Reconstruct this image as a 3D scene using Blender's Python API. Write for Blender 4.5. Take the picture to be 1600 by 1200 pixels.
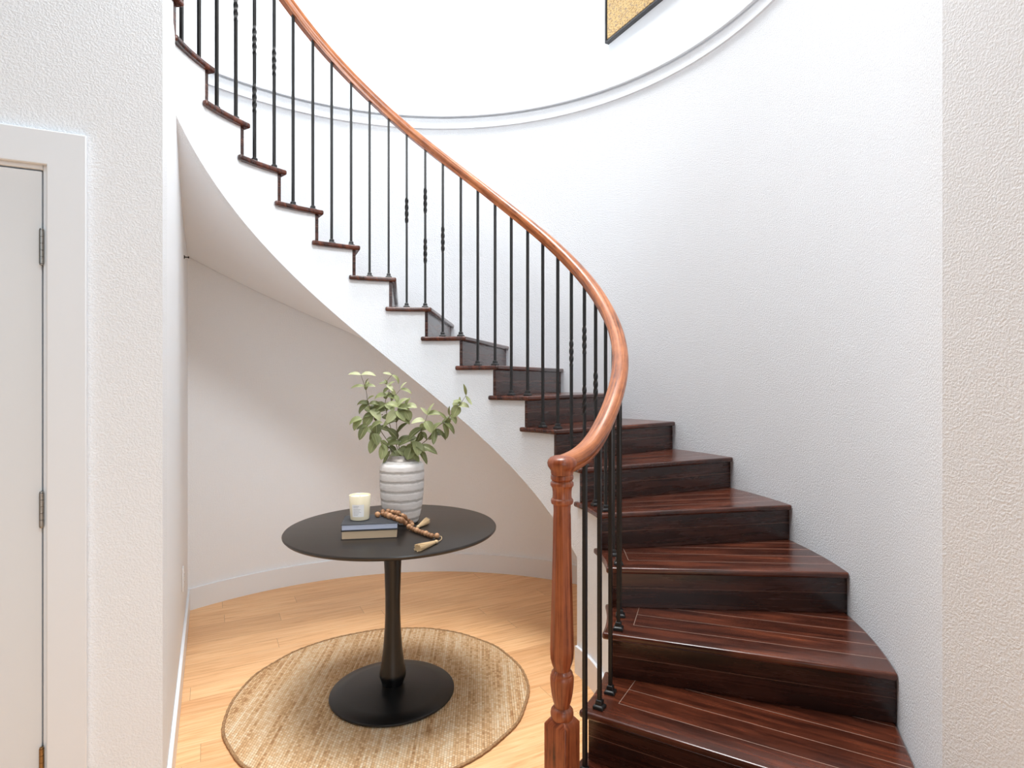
import bpy, bmesh, math, random
import numpy as np
from mathutils import Vector, Matrix
PI = math.pi
for o in list(bpy.data.objects): bpy.data.objects.remove(o)
SC = bpy.context.scene
COL = SC.collection
# ------------------------------------------------------------------ camera
FPX, Y0, H = 908.3, 594.2, 1.47
cam = bpy.data.cameras.new('camera'); camo = bpy.data.objects.new('camera', cam); COL.objects.link(camo)
cam.sensor_width = 36; cam.lens = FPX / 1600 * 36; cam.shift_y = -(600 - Y0) / 1600
camo.location = (0, 0, H); camo.rotation_euler = (PI / 2, 0, 0); cam.clip_start = .02
SC.camera = camo
# ------------------------------------------------------------------ world, lights, exposure
SC.view_settings.view_transform = 'Standard'; SC.view_settings.look = 'None'
SC.view_settings.gamma = 1; SC.view_settings.use_curve_mapping = False
SC.view_settings.exposure = -0.10
SC.cycles.max_bounces = 24; SC.cycles.diffuse_bounces = 16   # a white room: let the light bounce
W = bpy.data.worlds.new('world'); SC.world = W; W.use_nodes = True
W.node_tree.nodes['Background'].inputs[0].default_value = (.93, .97, 1, 1)
W.node_tree.nodes['Background'].inputs[1].default_value = 0.05
def area(name, loc, target, sx, sy, power, col=(1, 1, 1)):
    l = bpy.data.lights.new(name, 'AREA'); l.shape = 'RECTANGLE'; l.size = sx; l.size_y = sy; l.energy = power; l.color = col
    o = bpy.data.objects.new(name, l); COL.objects.link(o); o.location = loc
    o.rotation_euler = (Vector(target) - Vector(loc)).to_track_quat('-Z', 'Y').to_euler(); return o
def lamp(name, loc, rad, power, col=(1, 1, 1)):
    l = bpy.data.lights.new(name, 'POINT'); l.shadow_soft_size = rad; l.energy = power; l.color = col
    o = bpy.data.objects.new(name, l); COL.objects.link(o); o.location = loc; return o
def sun(name, az, el, ang_, strength, col=(1, 1, 1)):
    """broad light arriving from azimuth az (0 = from behind the camera, + = from the right) at elevation el"""
    l = bpy.data.lights.new(name, 'SUN'); l.angle = math.radians(ang_); l.energy = strength; l.color = col
    o = bpy.data.objects.new(name, l); COL.objects.link(o); a, e_ = math.radians(az), math.radians(el)
    o.rotation_euler = Vector((-math.sin(a) * math.cos(e_), math.cos(a) * math.cos(e_), -math.sin(e_))).to_track_quat('-Z', 'Y').to_euler(); return o
area('skylight', (-.5, 2.6, 11), (-.6, 2.8, 0), 3.8, 3.4, 1330, (.985, .985, .985))
area('front_gable_window', (3.4, -4.2, 9.0), (-.9, 3.2, 1.1), 2.6, 2.0, 350, (.87, .945, 1))
lamp('stairwell_fill', (-.6, 2.0, 3.3), .3, 48, (.98, .98, .98))  # unseen lamp, added to brighten the wall under the stairs
sun('entry_fill', 15, 8, 40, .80, (.85, .935, 1))  # broad low fill added behind the camera, reaches under the stairs

# ------------------------------------------------------------------ helpers
def tag(o, label=None, cat=None, group=None, kind=None):
    if label: o['label'] = label
    if cat: o['category'] = cat
    if group: o['group'] = group
    if kind: o['kind'] = kind
    return o
def empty(name, loc=(0, 0, 0), rz=0):
    o = bpy.data.objects.new(name, None); COL.objects.link(o); o.location = loc; o.rotation_euler.z = rz
    o.empty_display_size = .05; return o
def obj(name, bm, mat, parent=None, smooth=None, bevel=None, world=True):
    """link bm as one mesh object; world=True: coordinates are world ones even when parented"""
    bmesh.ops.recalc_face_normals(bm, faces=bm.faces)
    me = bpy.data.meshes.new(name); 
    if smooth is not None:
        for f in bm.faces: f.smooth = True
    bm.to_mesh(me); bm.free()
    if smooth is not None and smooth < 180:
        me.set_sharp_from_angle(angle=math.radians(smooth))
    for m in (mat if isinstance(mat, (list, tuple)) else [mat]): me.materials.append(m)
    o = bpy.data.objects.new(name, me); COL.objects.link(o)
    if parent:
        if world:
            M = parent_world(parent).inverted()
            me.transform(M)
        o.parent = parent
    if bevel:
        b = o.modifiers.new('bevel', 'BEVEL'); b.width = bevel; b.segments = 3; b.limit_method = 'ANGLE'; b.angle_limit = math.radians(40)
        for p in me.polygons: p.use_smooth = True
        me.set_sharp_from_angle(angle=math.radians(50))
    return o
def parent_world(o):
    M = Matrix.LocRotScale(o.location, o.rotation_euler, o.scale)
    return parent_world(o.parent) @ M if o.parent else M
def to_local(o):
    """move the origin of a top-level mesh to the base of its bounds"""
    me = o.data; v = [x.co for x in me.vertices]
    c = Vector(((min(a.x for a in v) + max(a.x for a in v)) / 2, (min(a.y for a in v) + max(a.y for a in v)) / 2, min(a.z for a in v)))
    me.transform(Matrix.Translation(-c)); o.location = c; return o
def add_box(bm, lo, hi, M=None):
    vs = [bm.verts.new((x, y, z)) for x in (lo[0], hi[0]) for y in (lo[1], hi[1]) for z in (lo[2], hi[2])]
    if M is not None:
        for v in vs: v.co = M @ v.co
    for q in ((0, 1, 3, 2), (4, 6, 7, 5), (0, 4, 5, 1), (2, 3, 7, 6), (0, 2, 6, 4), (1, 5, 7, 3)):
        bm.faces.new([vs[i] for i in q])
    return vs
def add_prism(bm, pts, z0, z1):
    a = [bm.verts.new((p[0], p[1], z0)) for p in pts]; b = [bm.verts.new((p[0], p[1], z1)) for p in pts]
    n = len(pts)
    bm.faces.new(a[::-1]); bm.faces.new(b)
    for i in range(n): bm.faces.new([a[i], a[(i + 1) % n], b[(i + 1) % n], b[i]])
def add_lathe(bm, prof, n=48, c=(0, 0), M=None, rmod=None):
    rings = []
    for i, (r, z) in enumerate(prof):
        ring = []
        if r < 1e-6:
            v = bm.verts.new((c[0], c[1], z)); ring = [v]
        else:
            for j in range(n):
                a = 2 * PI * j / n; rr = r * (rmod(i, a) if rmod else 1)
                ring.append(bm.verts.new((c[0] + rr * math.cos(a), c[1] + rr * math.sin(a), z)))
        rings.append(ring)
    vs = [v for r in rings for v in r]
    if M is not None:
        for v in vs: v.co = M @ v.co
    for a, b in zip(rings, rings[1:]):
        for j in range(n):
            k = (j + 1) % n
            if len(a) == 1 and len(b) == 1: continue
            if len(a) == 1: bm.faces.new([a[0], b[k], b[j]])
            elif len(b) == 1: bm.faces.new([a[j], a[k], b[0]])
            else: bm.faces.new([a[j], a[k], b[k], b[j]])
    for ring in (rings[0], rings[-1]):
        if len(ring) > 1: bm.faces.new(ring)
def add_tube(bm, pts, rad, n=8):
    pts = [Vector(p) for p in pts]; rings = []
    up = Vector((.3, .2, 1)).normalized()
    for i, p in enumerate(pts):
        t = (pts[min(i + 1, len(pts) - 1)] - pts[max(i - 1, 0)]).normalized()
        u = t.cross(up)
        if u.length < 1e-3: u = t.cross(Vector((1, 0, 0)))
        u.normalize(); w = u.cross(t)
        r = rad[i] if isinstance(rad, (list, tuple)) else rad
        rings.append([bm.verts.new(p + (u * math.cos(2 * PI * j / n) + w * math.sin(2 * PI * j / n)) * r) for j in range(n)])
    for a, b in zip(rings, rings[1:]):
        for j in range(n): bm.faces.new([a[j], a[(j + 1) % n], b[(j + 1) % n], b[j]])
    bm.faces.new(rings[0][::-1]); bm.faces.new(rings[-1])
def px(u, v, d): return Vector(((u - 800) / FPX * d, d, H - (v - Y0) * d / FPX))
def smooth_path(pts, n):
    """Catmull-Rom through pts"""
    P = [Vector(p) for p in pts]; P = [2 * P[0] - P[1]] + P + [2 * P[-1] - P[-2]]; out = []
    for i in range(1, len(P) - 2):
        for j in range(n):
            t = j / n; a, b, c, d = P[i - 1:i + 3]
            out.append(.5 * ((2 * b) + (c - a) * t + (2 * a - 5 * b + 4 * c - d) * t * t + (3 * b - a - 3 * c + d) * t ** 3))
    out.append(P[-2]); return out

# ------------------------------------------------------------------ materials
def lin(c): return tuple((x / 255 / 12.92 if x / 255 <= .04045 else ((x / 255 + .055) / 1.055) ** 2.4) for x in c) + (1,)
class NT:
    def __init__(s, name):
        s.m = bpy.data.materials.new(name); s.m.use_nodes = True; s.t = s.m.node_tree
        s.b = s.t.nodes['Principled BSDF']
    def n(s, typ, ins=None, **kw):
        x = s.t.nodes.new(typ)
        for k, v in kw.items(): setattr(x, k, v)
        for k, v in (ins or {}).items():
            if hasattr(v, 'is_output'): s.t.links.new(v, x.inputs[k])
            else: x.inputs[k].default_value = v
        return x
    def math(s, op, a, b=0.0, c=None):
        d = {0: a, 1: b}
        if c is not None: d[2] = c
        return s.n('ShaderNodeMath', d, operation=op).outputs[0]
    def ramp(s, fac, stops, interp='LINEAR'):
        r = s.n('ShaderNodeValToRGB', {0: fac}); e = r.color_ramp; e.interpolation = interp
        while len(e.elements) < len(stops): e.elements.new(.5)
        for el, (p, c) in zip(e.elements, stops): el.position = p; el.color = c
        return r.outputs[0]
    def mix(s, fac, a, b, mode='MIX'):
        x = s.n('ShaderNodeMix', data_type='RGBA', blend_type=mode)
        for i, v in ((0, fac), (6, a), (7, b)):
            if hasattr(v, 'is_output'): s.t.links.new(v, x.inputs[i])
            else: x.inputs[i].default_value = v
        return x.outputs[2]
    def set(s, **kw):
        for k, v in kw.items():
            k = {'color': 'Base Color', 'rough': 'Roughness', 'metal': 'Metallic', 'normal': 'Normal', 'spec': 'Specular IOR Level', 'coat': 'Coat Weight', 'coatr': 'Coat Roughness', 'sss': 'Subsurface Weight'}.get(k, k)
            if hasattr(v, 'is_output'): s.t.links.new(v, s.b.inputs[k])
            else: s.b.inputs[k].default_value = v
    def bump(s, h, st, dist):
        return s.n('ShaderNodeBump', {'Strength': st, 'Distance': dist, 'Height': h}).outputs[0]
    def obj(s): return s.n('ShaderNodeTexCoord').outputs['Object']
    def uv(s): return s.n('ShaderNodeTexCoord').outputs['UV']
    def gen(s, vec, scale, rot=(0, 0, 0), loc=(0, 0, 0)):
        return s.n('ShaderNodeMapping', {'Vector': vec, 'Scale': scale, 'Rotation': rot, 'Location': loc}).outputs[0]
    def noise(s, vec, scale, detail=4, rough=.5, dist=0):
        return s.n('ShaderNodeTexNoise', {'Vector': vec, 'Scale': scale, 'Detail': detail, 'Roughness': rough, 'Distortion': dist}).outputs[0]

def simple(name, c, rough=.5, metal=0, **kw):
    t = NT(name); t.set(color=lin(c), rough=rough, metal=metal, **kw); return t.m
def wall_mat(name, c, st=.35, scale=230):
    t = NT(name); v = t.obj()
    n = t.noise(v, scale, 3, .55); n2 = t.noise(v, scale * .35, 2, .5)
    hgt = t.math('ADD', t.ramp(n, [(.40, (0, 0, 0, 1)), (.62, (1, 1, 1, 1))]), t.math('MULTIPLY', n2, .7))
    t.set(color=lin(c), rough=.62, normal=t.bump(hgt, st, .0022), spec=.3); return t.m
M_wall = wall_mat('orange_peel_white_paint', (240, 244, 248), .5, 170)
M_wall_s = wall_mat('smooth_white_paint', (241, 245, 249), .12, 170)
M_trim = simple('semi_gloss_white_trim', (232, 236, 240), .35)
M_door = simple('door_white_paint', (226, 230, 233), .38)

def plank_floor():
    t = NT('oak_floor'); v = t.gen(t.obj(), (1, 1, 1), (0, 0, -math.radians(27.5)))
    s = t.n('ShaderNodeSeparateXYZ', {0: v}); x, y = s.outputs[0], s.outputs[1]
    wd = .127
    row = t.math('FLOOR', t.math('DIVIDE', y, wd))
    off = t.n('ShaderNodeTexWhiteNoise', {'W': row}, noise_dimensions='1D').outputs[0]
    xs = t.math('ADD', t.math('DIVIDE', x, 1.7), t.math('MULTIPLY', off, 7.3))
    colm = t.math('FLOOR', xs)
    idn = t.n('ShaderNodeTexWhiteNoise', {'Vector': t.n('ShaderNodeCombineXYZ', {0: row, 1: colm}).outputs[0]}, noise_dimensions='2D')
    fy = t.math('FRACT', t.math('DIVIDE', y, wd)); fx = t.math('FRACT', xs)
    gy = t.math('LESS_THAN', t.math('MINIMUM', fy, t.math('SUBTRACT', 1, fy)), .006)
    gx = t.math('LESS_THAN', t.math('MINIMUM', fx, t.math('SUBTRACT', 1, fx)), .0006)
    g = t.math('MAXIMUM', gy, gx)
    gv = t.n('ShaderNodeCombineXYZ', {0: t.math('ADD', t.math('MULTIPLY', x, 1.6), t.math('MULTIPLY', idn.outputs[0], 31)), 1: t.math('MULTIPLY', y, 26), 2: t.math('MULTIPLY', idn.outputs[0], 9)}).outputs[0]
    n = t.noise(gv, 2.2, 6, .62, .7)
    c = t.ramp(n, [(.26, lin((214, 160, 112))), (.45, lin((240, 192, 140))), (.64, lin((250, 208, 160)))])
    tint = t.ramp(idn.outputs[0], [(0, lin((230, 214, 200))), (.5, lin((244, 236, 228))), (1, lin((255, 250, 244)))])
    c = t.mix(.75, c, tint, 'MULTIPLY')
    c = t.mix(t.math('MULTIPLY', g, .55), c, lin((120, 76, 44)))
    t.set(color=c, rough=.36, spec=.4, normal=t.bump(t.math('SUBTRACT', t.math('MULTIPLY', n, .15), g), .25, .001)); return t.m
M_floor = plank_floor()

def wood_uv(name, stops, su=3.0, sv=55, rough=.3, planks=None, cross=None, groove=(190, 170, 155), seed=0, coat=0, gw=.0016):
    """wood whose grain runs along UV x (metres); planks = board width along UV y, cross = border board along x"""
    t = NT(name); s = t.n('ShaderNodeSeparateXYZ', {0: t.uv()}); x, y = s.outputs[0], s.outputs[1]
    inf = t.n('ShaderNodeObjectInfo').outputs['Random']
    k = t.math('MULTIPLY', inf, 17.0); gx, gy = x, y
    g = None
    if planks:
        r = t.math('FLOOR', t.math('DIVIDE', y, planks))
        k = t.math('ADD', k, t.math('MULTIPLY', t.n('ShaderNodeTexWhiteNoise', {'W': r}, noise_dimensions='1D').outputs[0], 23.0))
        f = t.math('MULTIPLY', t.math('FRACT', t.math('DIVIDE', y, planks)), planks)
        g = t.math('MULTIPLY', t.math('LESS_THAN', f, gw), t.math('GREATER_THAN', y, planks * .6))
        if cross:
            inn = t.math('LESS_THAN', x, cross)
            g = t.math('MULTIPLY', g, t.math('SUBTRACT', 1, inn))
            g = t.math('MAXIMUM', g, t.math('MULTIPLY', t.math('LESS_THAN', t.math('ABSOLUTE', t.math('SUBTRACT', x, cross)), gw * .5), t.math('GREATER_THAN', y, planks)))
    vec = t.n('ShaderNodeCombineXYZ', {0: t.math('ADD', t.math('MULTIPLY', x, su), k), 1: t.math('MULTIPLY', y, sv), 2: k}).outputs[0]
    n = t.noise(vec, 1.0, 6, .62, .5)
    big = t.noise(t.n('ShaderNodeCombineXYZ', {0: t.math('ADD', t.math('MULTIPLY', x, su * 1.3), k), 1: t.math('MULTIPLY', y, 9.0), 2: k}).outputs[0], 1.5, 4, .6)
    fac = t.math('ADD', t.math('MULTIPLY', n, .6), t.math('MULTIPLY', big, .4))
    c = t.ramp(fac, stops)
    hgt = n
    if g is not None:
        c = t.mix(t.math('MULTIPLY', g, .75), c, lin(groove)); hgt = t.math('SUBTRACT', n, t.math('MULTIPLY', g, 2))  # pale groove lines: reflected light along the joints, put into the colour
    rn = t.math('ADD', rough - .06, t.math('MULTIPLY', n, .14))
    t.set(color=c, rough=rn, normal=t.bump(hgt, .12, .0012), spec=.5, coat=coat, coatr=.12); return t.m
DK = [(.30, lin((24, 10, 7))), (.44, lin((58, 26, 16))), (.56, lin((90, 44, 28))), (.72, lin((122, 66, 42)))]
M_tread = wood_uv('dark_stained_tread', DK, 2.2, 30, .24, planks=.107, cross=.105, coat=.25)
M_riser = wood_uv('dark_stained_riser', [(.32, lin((24, 11, 9))), (.46, lin((52, 25, 18))), (.6, lin((78, 41, 29))), (.75, lin((96, 54, 38)))], 2.2, 30, .26, planks=.083, groove=(128, 92, 76), coat=.2, gw=.0024)
OAK = [(.36, lin((84, 40, 19))), (.44, lin((144, 80, 43))), (.54, lin((178, 106, 60))), (.70, lin((200, 132, 82)))]
M_rail = wood_uv('honey_oak_rail', OAK, 5.0, 150, .32, coat=.2)
M_newel = wood_uv('red_oak_newel', [(.36, lin((58, 22, 11))), (.44, lin((124, 60, 32))), (.56, lin((156, 84, 48))), (.75, lin((178, 106, 64)))], 4.0, 110, .33, coat=.2)
M_iron = NT('black_iron'); M_iron.set(color=lin((22, 21, 21)), rough=.42, spec=.5); M_iron = M_iron.m

# ------------------------------------------------------------------ stair geometry (plan fitted to the photograph)
CO = Vector((-.5331, 2.5711)); RO = 1.9146
CI = Vector((-.5102, 2.5131)); RN = .9077; RS = .935; RB = .962
RISE = .1728; TT = .026
def ang(k):
    s = (k - 7) / 7
    if s < -1: return ang(0) + (k) * .265
    if k > 16: return ang(16) + (k - 16) * .24
    return -.5133 + k * .2277 - .0613 * s * s + .0497 * s ** 3
KT = [i * .02 for i in range(-150, 1101)]; AT = [ang(k) for k in KT]
def kof(a): return float(np.interp(a, AT, KT))
def noz(a): return (kof(a) + 2) * RISE
THS = math.radians(-22)
def pin(r, a): return CI + r * Vector((math.cos(a), math.sin(a)))
PS = CO + RO * Vector((math.cos(THS), math.sin(THS))); TD = Vector((math.sin(THS), -math.cos(THS))); TEND = .418
def pout(a, r=RO):
    """the outer wall: a cylinder that runs out straight towards the camera at its right end"""
    if a >= THS: return CO + r * Vector((math.cos(a), math.sin(a)))
    p = PS + min(RO * (THS - a), TEND) * TD
    return p - Vector((math.cos(THS), math.sin(THS))) * (RO - r)
def zt(k): return (k + 2) * RISE
KMAX = 17
def frame(k):
    """nosing line of tread k: inner point, outer point, unit along, unit behind"""
    a = ang(k); I = pin(RN, a)
    if k == -1: O = CI + 1.86 * Vector((math.cos(a), math.sin(a)))
    elif k == 0: O = PS + (TEND - .012) * TD
    else: O = pout(a - .0074)
    n = (O - I).normalized(); return I, O, n, Vector((-n.y, n.x))
def line_x_circle(p, n, c, r):
    """point p + t n (n unit) on circle c, r with largest t"""
    q = p - c; b = q.dot(n); return p + n * (-b + math.sqrt(b * b - q.dot(q) + r * r))
def wedge_uv(bm, k):
    I, O, n, b = frame(k); L = bm.loops.layers.uv.new('UVMap')
    for f in bm.faces:
        for lp in f.loops:
            q = lp.vert.co.xy - I; lp[L].uv = (q.dot(n), q.dot(b) - (lp.vert.co.z - zt(k)) * .3)
stair = empty('staircase', (pin(1.4, ang(-1)).x, pin(1.4, ang(-1)).y, 0))
tag(stair, 'curved staircase with dark stained wood treads and risers on a white underside', 'staircase')
SET = .024; RTH = .018
def inner_at(k, off, r):
    """point of the line `off` behind nosing k at radius r about the inner centre"""
    I, O, n, b = frame(k); return line_x_circle(I + b * off, n, CI, r)
def outer_at(k, off, eps=.002):
    I, O, n, b = frame(k); p = I + b * off
    if k == -1: return O + b * off
    # step along until the outer wall
    lo, hi = .6, 1.6
    def inside(q):
        a = math.atan2((q - CO).y, (q - CO).x)
        if a < -PI / 2: a += 2 * PI
        if a >= THS: return (q - CO).length < RO - eps
        return (q - PS).dot(Vector((math.cos(THS), math.sin(THS)))) < -eps
    for _ in range(40):
        m = (lo + hi) / 2
        if inside(p + n * m): lo = m
        else: hi = m
    return p + n * lo
def angc(p, c): 
    a = math.atan2(p.y - c.y, p.x - c.x); return a if a > -PI / 2 else a + 2 * PI
for k in range(-1, KMAX + 1):
    # tread
    I, O, n, b = frame(k)
    a0 = ang(k); pb = inner_at(k + 1, SET + RTH, RS - .001); a1 = angc(pb, CI); a2 = a1 + .022 / RN
    pts = [pin(RN, a0 + (a2 - a0) * i / 10) for i in range(11)]
    pts += [pin(RS - .001, a2), pb]
    q1 = outer_at(k + 1, SET + RTH); q0 = outer_at(k, 0)
    if k == -1: q0 = O
    m = 10
    t1 = angc(q1, CO); t0 = angc(q0, CO)
    pts.append(q1)
    if k >= 1:
        for i in range(1, m):
            aa = t1 + (t0 - t1) * i / m
            pts.append(pout(aa, RO - .002))
    elif k == 0:
        pass
    else:
        pts.append(PS + (TEND - .01) * TD - Vector((math.cos(THS), math.sin(THS))) * .003)
    if k == 0: 
        pts.append(PS - Vector((math.cos(THS), math.sin(THS))) * .003)
    pts.append(q0)
    bm = bmesh.new(); add_prism(bm, pts, zt(k) - TT, zt(k)); wedge_uv(bm, k)
    obj('tread', bm, M_tread, stair, bevel=.009)
    # riser under the nosing
    bm = bmesh.new()
    A, B = inner_at(k, SET, RS - .003), outer_at(k, SET); C2, D2 = outer_at(k, SET + RTH), inner_at(k, SET + RTH, RS - .003)
    if k == -1: B = O + b * SET - n * .02; C2 = B + b * RTH
    z0 = 0 if k == -1 else zt(k - 1)
    add_prism(bm, [A, B, C2, D2], z0, zt(k) - TT)
    L = bm.loops.layers.uv.new('UVMap')
    for f in bm.faces:
        for lp in f.loops:
            q = lp.vert.co.xy - I; lp[L].uv = (q.dot(n) + k * .37, lp.vert.co.z - z0 + .002)
    obj('riser', bm, M_riser, stair, bevel=.0015)
# stringer face and soffit
ACL = .46
def sbot(a): return 0.0 if a < ACL else noz(a) - .515
bm = bmesh.new()
edges = [angc(inner_at(k, SET + RTH * .5, RS), CI) for k in range(-1, KMAX + 2)]
for i, k in enumerate(range(-1, KMAX + 1)):
    a0, a1 = edges[i], edges[i + 1]; top = zt(k) - TT
    cuts = sorted([a0 + (a1 - a0) * j / 6 for j in range(7)] + ([ACL] if a0 < ACL < a1 else []))
    for x0, x1 in zip(cuts, cuts[1:]):
        mid = (x0 + x1) / 2; b0, b1 = (0, 0) if mid < ACL else (noz(x0) - .515, noz(x1) - .515)
        vin = [bm.verts.new((*pin(RS, x), z)) for x, z in ((x0, b0), (x1, b1), (x1, top), (x0, top))]
        vou = [bm.verts.new((*pin(RS + .03, x), z)) for x, z in ((x0, b0), (x1, b1), (x1, top), (x0, top))]
        bm.faces.new(vin); bm.faces.new(vou[::-1]); 
        for j in range(4):
            if j in (0, 2): bm.faces.new([vin[j], vin[(j + 1) % 4], vou[(j + 1) % 4], vou[j]])
bmesh.ops.remove_doubles(bm, verts=bm.verts, dist=1e-4)
obj('stringer', bm, M_wall, stair, smooth=40)
bm = bmesh.new(); NS, NR = 60, 6; grid = []
for i in range(NS + 1):
    a = ACL + (edges[-1] - ACL) * i / NS; p0, p1 = pin(RS + .001, a), pout(a, RO - .002); row = []
    for j in range(NR + 1):
        t = j / NR; p = p0.lerp(p1, t); row.append((p.x, p.y, noz(a) - (.515 + (.385 - .515) * t)))
    grid.append(row)
vv = [[bm.verts.new(p) for p in row] for row in grid]; v2 = [[bm.verts.new((p[0], p[1], p[2] + .03)) for p in row] for row in grid]
for i in range(NS):
    for j in range(NR):
        bm.faces.new([vv[i][j], vv[i + 1][j], vv[i + 1][j + 1], vv[i][j + 1]]); bm.faces.new([v2[i][j], v2[i][j + 1], v2[i + 1][j + 1], v2[i + 1][j]])
# closing wall under the lower steps
e = [bm.verts.new((g[0], g[1], 0)) for g in grid[0]]
for j in range(NR): bm.faces.new([vv[0][j], vv[0][j + 1], e[j + 1], e[j]])
obj('soffit', bm, M_wall_s, stair, smooth=50)
# baseboard along the closed face
BBH, BBT = .136, .014
def strip(name, pts, z0, z1, thick_pts, mat, parent=None):
    bm = bmesh.new()
    add_prism(bm, list(pts) + list(thick_pts)[::-1], z0, z1)
    return obj(name, bm, mat, parent, smooth=40)
a_s = [-.80 + (ACL + .80) * i / 24 for i in range(25)]
strip('skirting', [pin(RS, a) for a in a_s], 0, BBH, [pin(RS - BBT, a) for a in a_s], M_trim, stair)

# ------------------------------------------------------------------ railing
rail_root = empty('stair_railing', (*pin(RB, -.81), RISE))
tag(rail_root, 'curved oak handrail on black iron balusters along the inner side of the stairs', 'railing')
A_N = -.805; PN = pin(RB, A_N)
RK = [-.68, -.5, -.3, -.1, .15, .4, 1, 2, 3, 4, 5.5, 8, 10, 12, 13, 17]
RZ = [1.206, 1.211, 1.222, 1.240, 1.279, 1.322, 1.430, 1.592, 1.762, 1.947, 2.222, 2.672, 3.018, 3.370, 3.555, 4.255]
def rail_z(k): return float(np.interp(k, RK, RZ))
AR_END = ang(17.4)
na = 150; kA = kof(A_N)
path = []
for i in range(na + 1):
    a = A_N + (AR_END - A_N) * i / na; path.append(Vector((*pin(RB, a), rail_z(kof(a)))))
zs = [p.z for p in path]
for _ in range(6): zs = [zs[0]] + [(zs[i - 1] + zs[i] * 2 + zs[i + 1]) / 4 for i in range(1, na)] + [zs[-1]]
for p, z in zip(path, zs): p.z = z
RPROF = [(.0, -.029), (.019, -.029), (.0215, -.024), (.0215, -.017), (.0255, -.011), (.031, -.004), (.0325, .006), (.030, .015), (.024, .0225), (.014, .0275), (.0, .029)]
full = RPROF + [(-x, y) for x, y in RPROF[-2:0:-1]]
per = [0]
for p, q in zip(full, full[1:] + full[:1]): per.append(per[-1] + math.hypot(p[0] - q[0], p[1] - q[1]))
bm = bmesh.new(); L = bm.loops.layers.uv.new('UVMap'); rings = []; S = 0; Ss = []
for i, p in enumerate(path):
    t = (path[min(i + 1, na)] - path[max(i - 1, 0)]).normalized(); S += (p - path[i - 1]).length if i else 0; Ss.append(S)
    nn = Vector((t.y, -t.x, 0)).normalized(); bb = nn.cross(t).normalized()
    if bb.z < 0: bb = -bb
    rings.append([bm.verts.new(p + nn * x + bb * y) for x, y in full])
m = len(full)
for i in range(na):
    for j in range(m):
        f = bm.faces.new([rings[i][j], rings[i][(j + 1) % m], rings[i + 1][(j + 1) % m], rings[i + 1][j]])
        for lp, (si, pj) in zip(f.loops, ((i, j), (i, j + 1), (i + 1, j + 1), (i + 1, j))): lp[L].uv = (Ss[si], per[pj])
bm.faces.new(rings[0]); bm.faces.new(rings[-1][::-1])
handrail = obj('handrail', bm, M_rail, rail_root, smooth=35)
def cyl_uv(bm, c, z_along=True):
    L = bm.loops.layers.uv.verify()
    for f in bm.faces:
        cc = f.calc_center_median(); a0 = math.atan2(cc.y - c.y, cc.x - c.x)
        for lp in f.loops:
            v = lp.vert.co; a = math.atan2(v.y - c.y, v.x - c.x); d = (a - a0 + PI) % (2 * PI) - PI
            lp[L].uv = (v.z, (a0 + d) * .045 + ((v.xy - c).length if abs(f.normal.z) > .9 else 0))
zc = zs[0]
bm = bmesh.new()
add_lathe(bm, [(0, zc - .031), (.034, zc - .031), (.0355, zc - .024), (.0355, zc - .018), (.040, zc - .011), (.0445, zc - .004), (.0465, zc + .006), (.044, zc + .015), (.037, zc + .0225), (.026, zc + .0275), (0, zc + .029)], 40, PN)
bm.faces.ensure_lookup_table(); bm.normal_update(); cyl_uv(bm, PN)
obj('rail_cap', bm, M_newel, handrail, smooth=40)
# newel post
bm = bmesh.new()
NP = [(.030, 1.178), (.0355, 1.172), (.0355, 1.162), (.031, 1.156), (.0365, 1.150), (.0365, 1.142), (.031, 1.134), (.0295, 1.122), (.0295, 1.108), (.0305, 1.102),
      (.0345, 1.098), (.0355, 1.092), (.0335, 1.085), (.0275, 1.081), (.0265, 1.06)]
SH = [(.0270, 1.04), (.0282, .95), (.0318, .80), (.0352, .67), (.0362, .63), (.0350, .60), (.0300, .580), (.0262, .570)]
VB = [(.0262, .565), (.030, .561), (.0335, .556), (.0335, .551), (.0365, .546), (.0372, .536), (.0360, .515), (.0330, .490), (.0285, .468), (.0240, .455), (.0240, .450), (.0300, .446), (.0345, .440), (.0362, .430), (.0350, .418), (.0300, .410), (.0300, .36)]
prof = NP + SH + VB; i0, i1 = len(NP), len(NP) + len(SH) - 2
def oct_(i, a):
    if i0 <= i <= i1: 
        b = (a % (PI / 4)) - PI / 8; return 1.03 * math.cos(PI / 8) / math.cos(b)
    return 1
th_n = math.radians(45)
add_lathe(bm, prof, 64, PN, rmod=oct_)
bm.normal_update(); cyl_uv(bm, PN)
newel = obj('newel_post', bm, M_newel, rail_root, smooth=28)
bm = bmesh.new(); hw = .0405
R45 = Matrix.Translation((PN.x, PN.y, 0)) @ Matrix.Rotation(math.radians(50), 4, 'Z')
ring = lambda w, z: [bm.verts.new(R45 @ Vector((sx * w, sy * w, z))) for sx, sy in ((-1, -1), (1, -1), (1, 1), (-1, 1))]
r0, r1, r2 = ring(hw, RISE), ring(hw, .400), ring(hw - .013, .418)
for a_, b_ in ((r0, r1), (r1, r2)):
    for j in range(4): bm.faces.new([a_[j], a_[(j + 1) % 4], b_[(j + 1) % 4], b_[j]])
bm.faces.new(r0[::-1]); bm.faces.new(r2); bm.normal_update()
L = bm.loops.layers.uv.new('UVMap')
for f in bm.faces:
    for lp in f.loops:
        q = R45.inverted() @ lp.vert.co; lp[L].uv = (q.z, q.x + q.y * (1 if abs((R45.inverted().to_3x3() @ f.normal).x) > .5 else .01) + 3 * (f.index % 4))
obj('newel_block', bm, M_newel, newel, bevel=.003)
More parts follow.
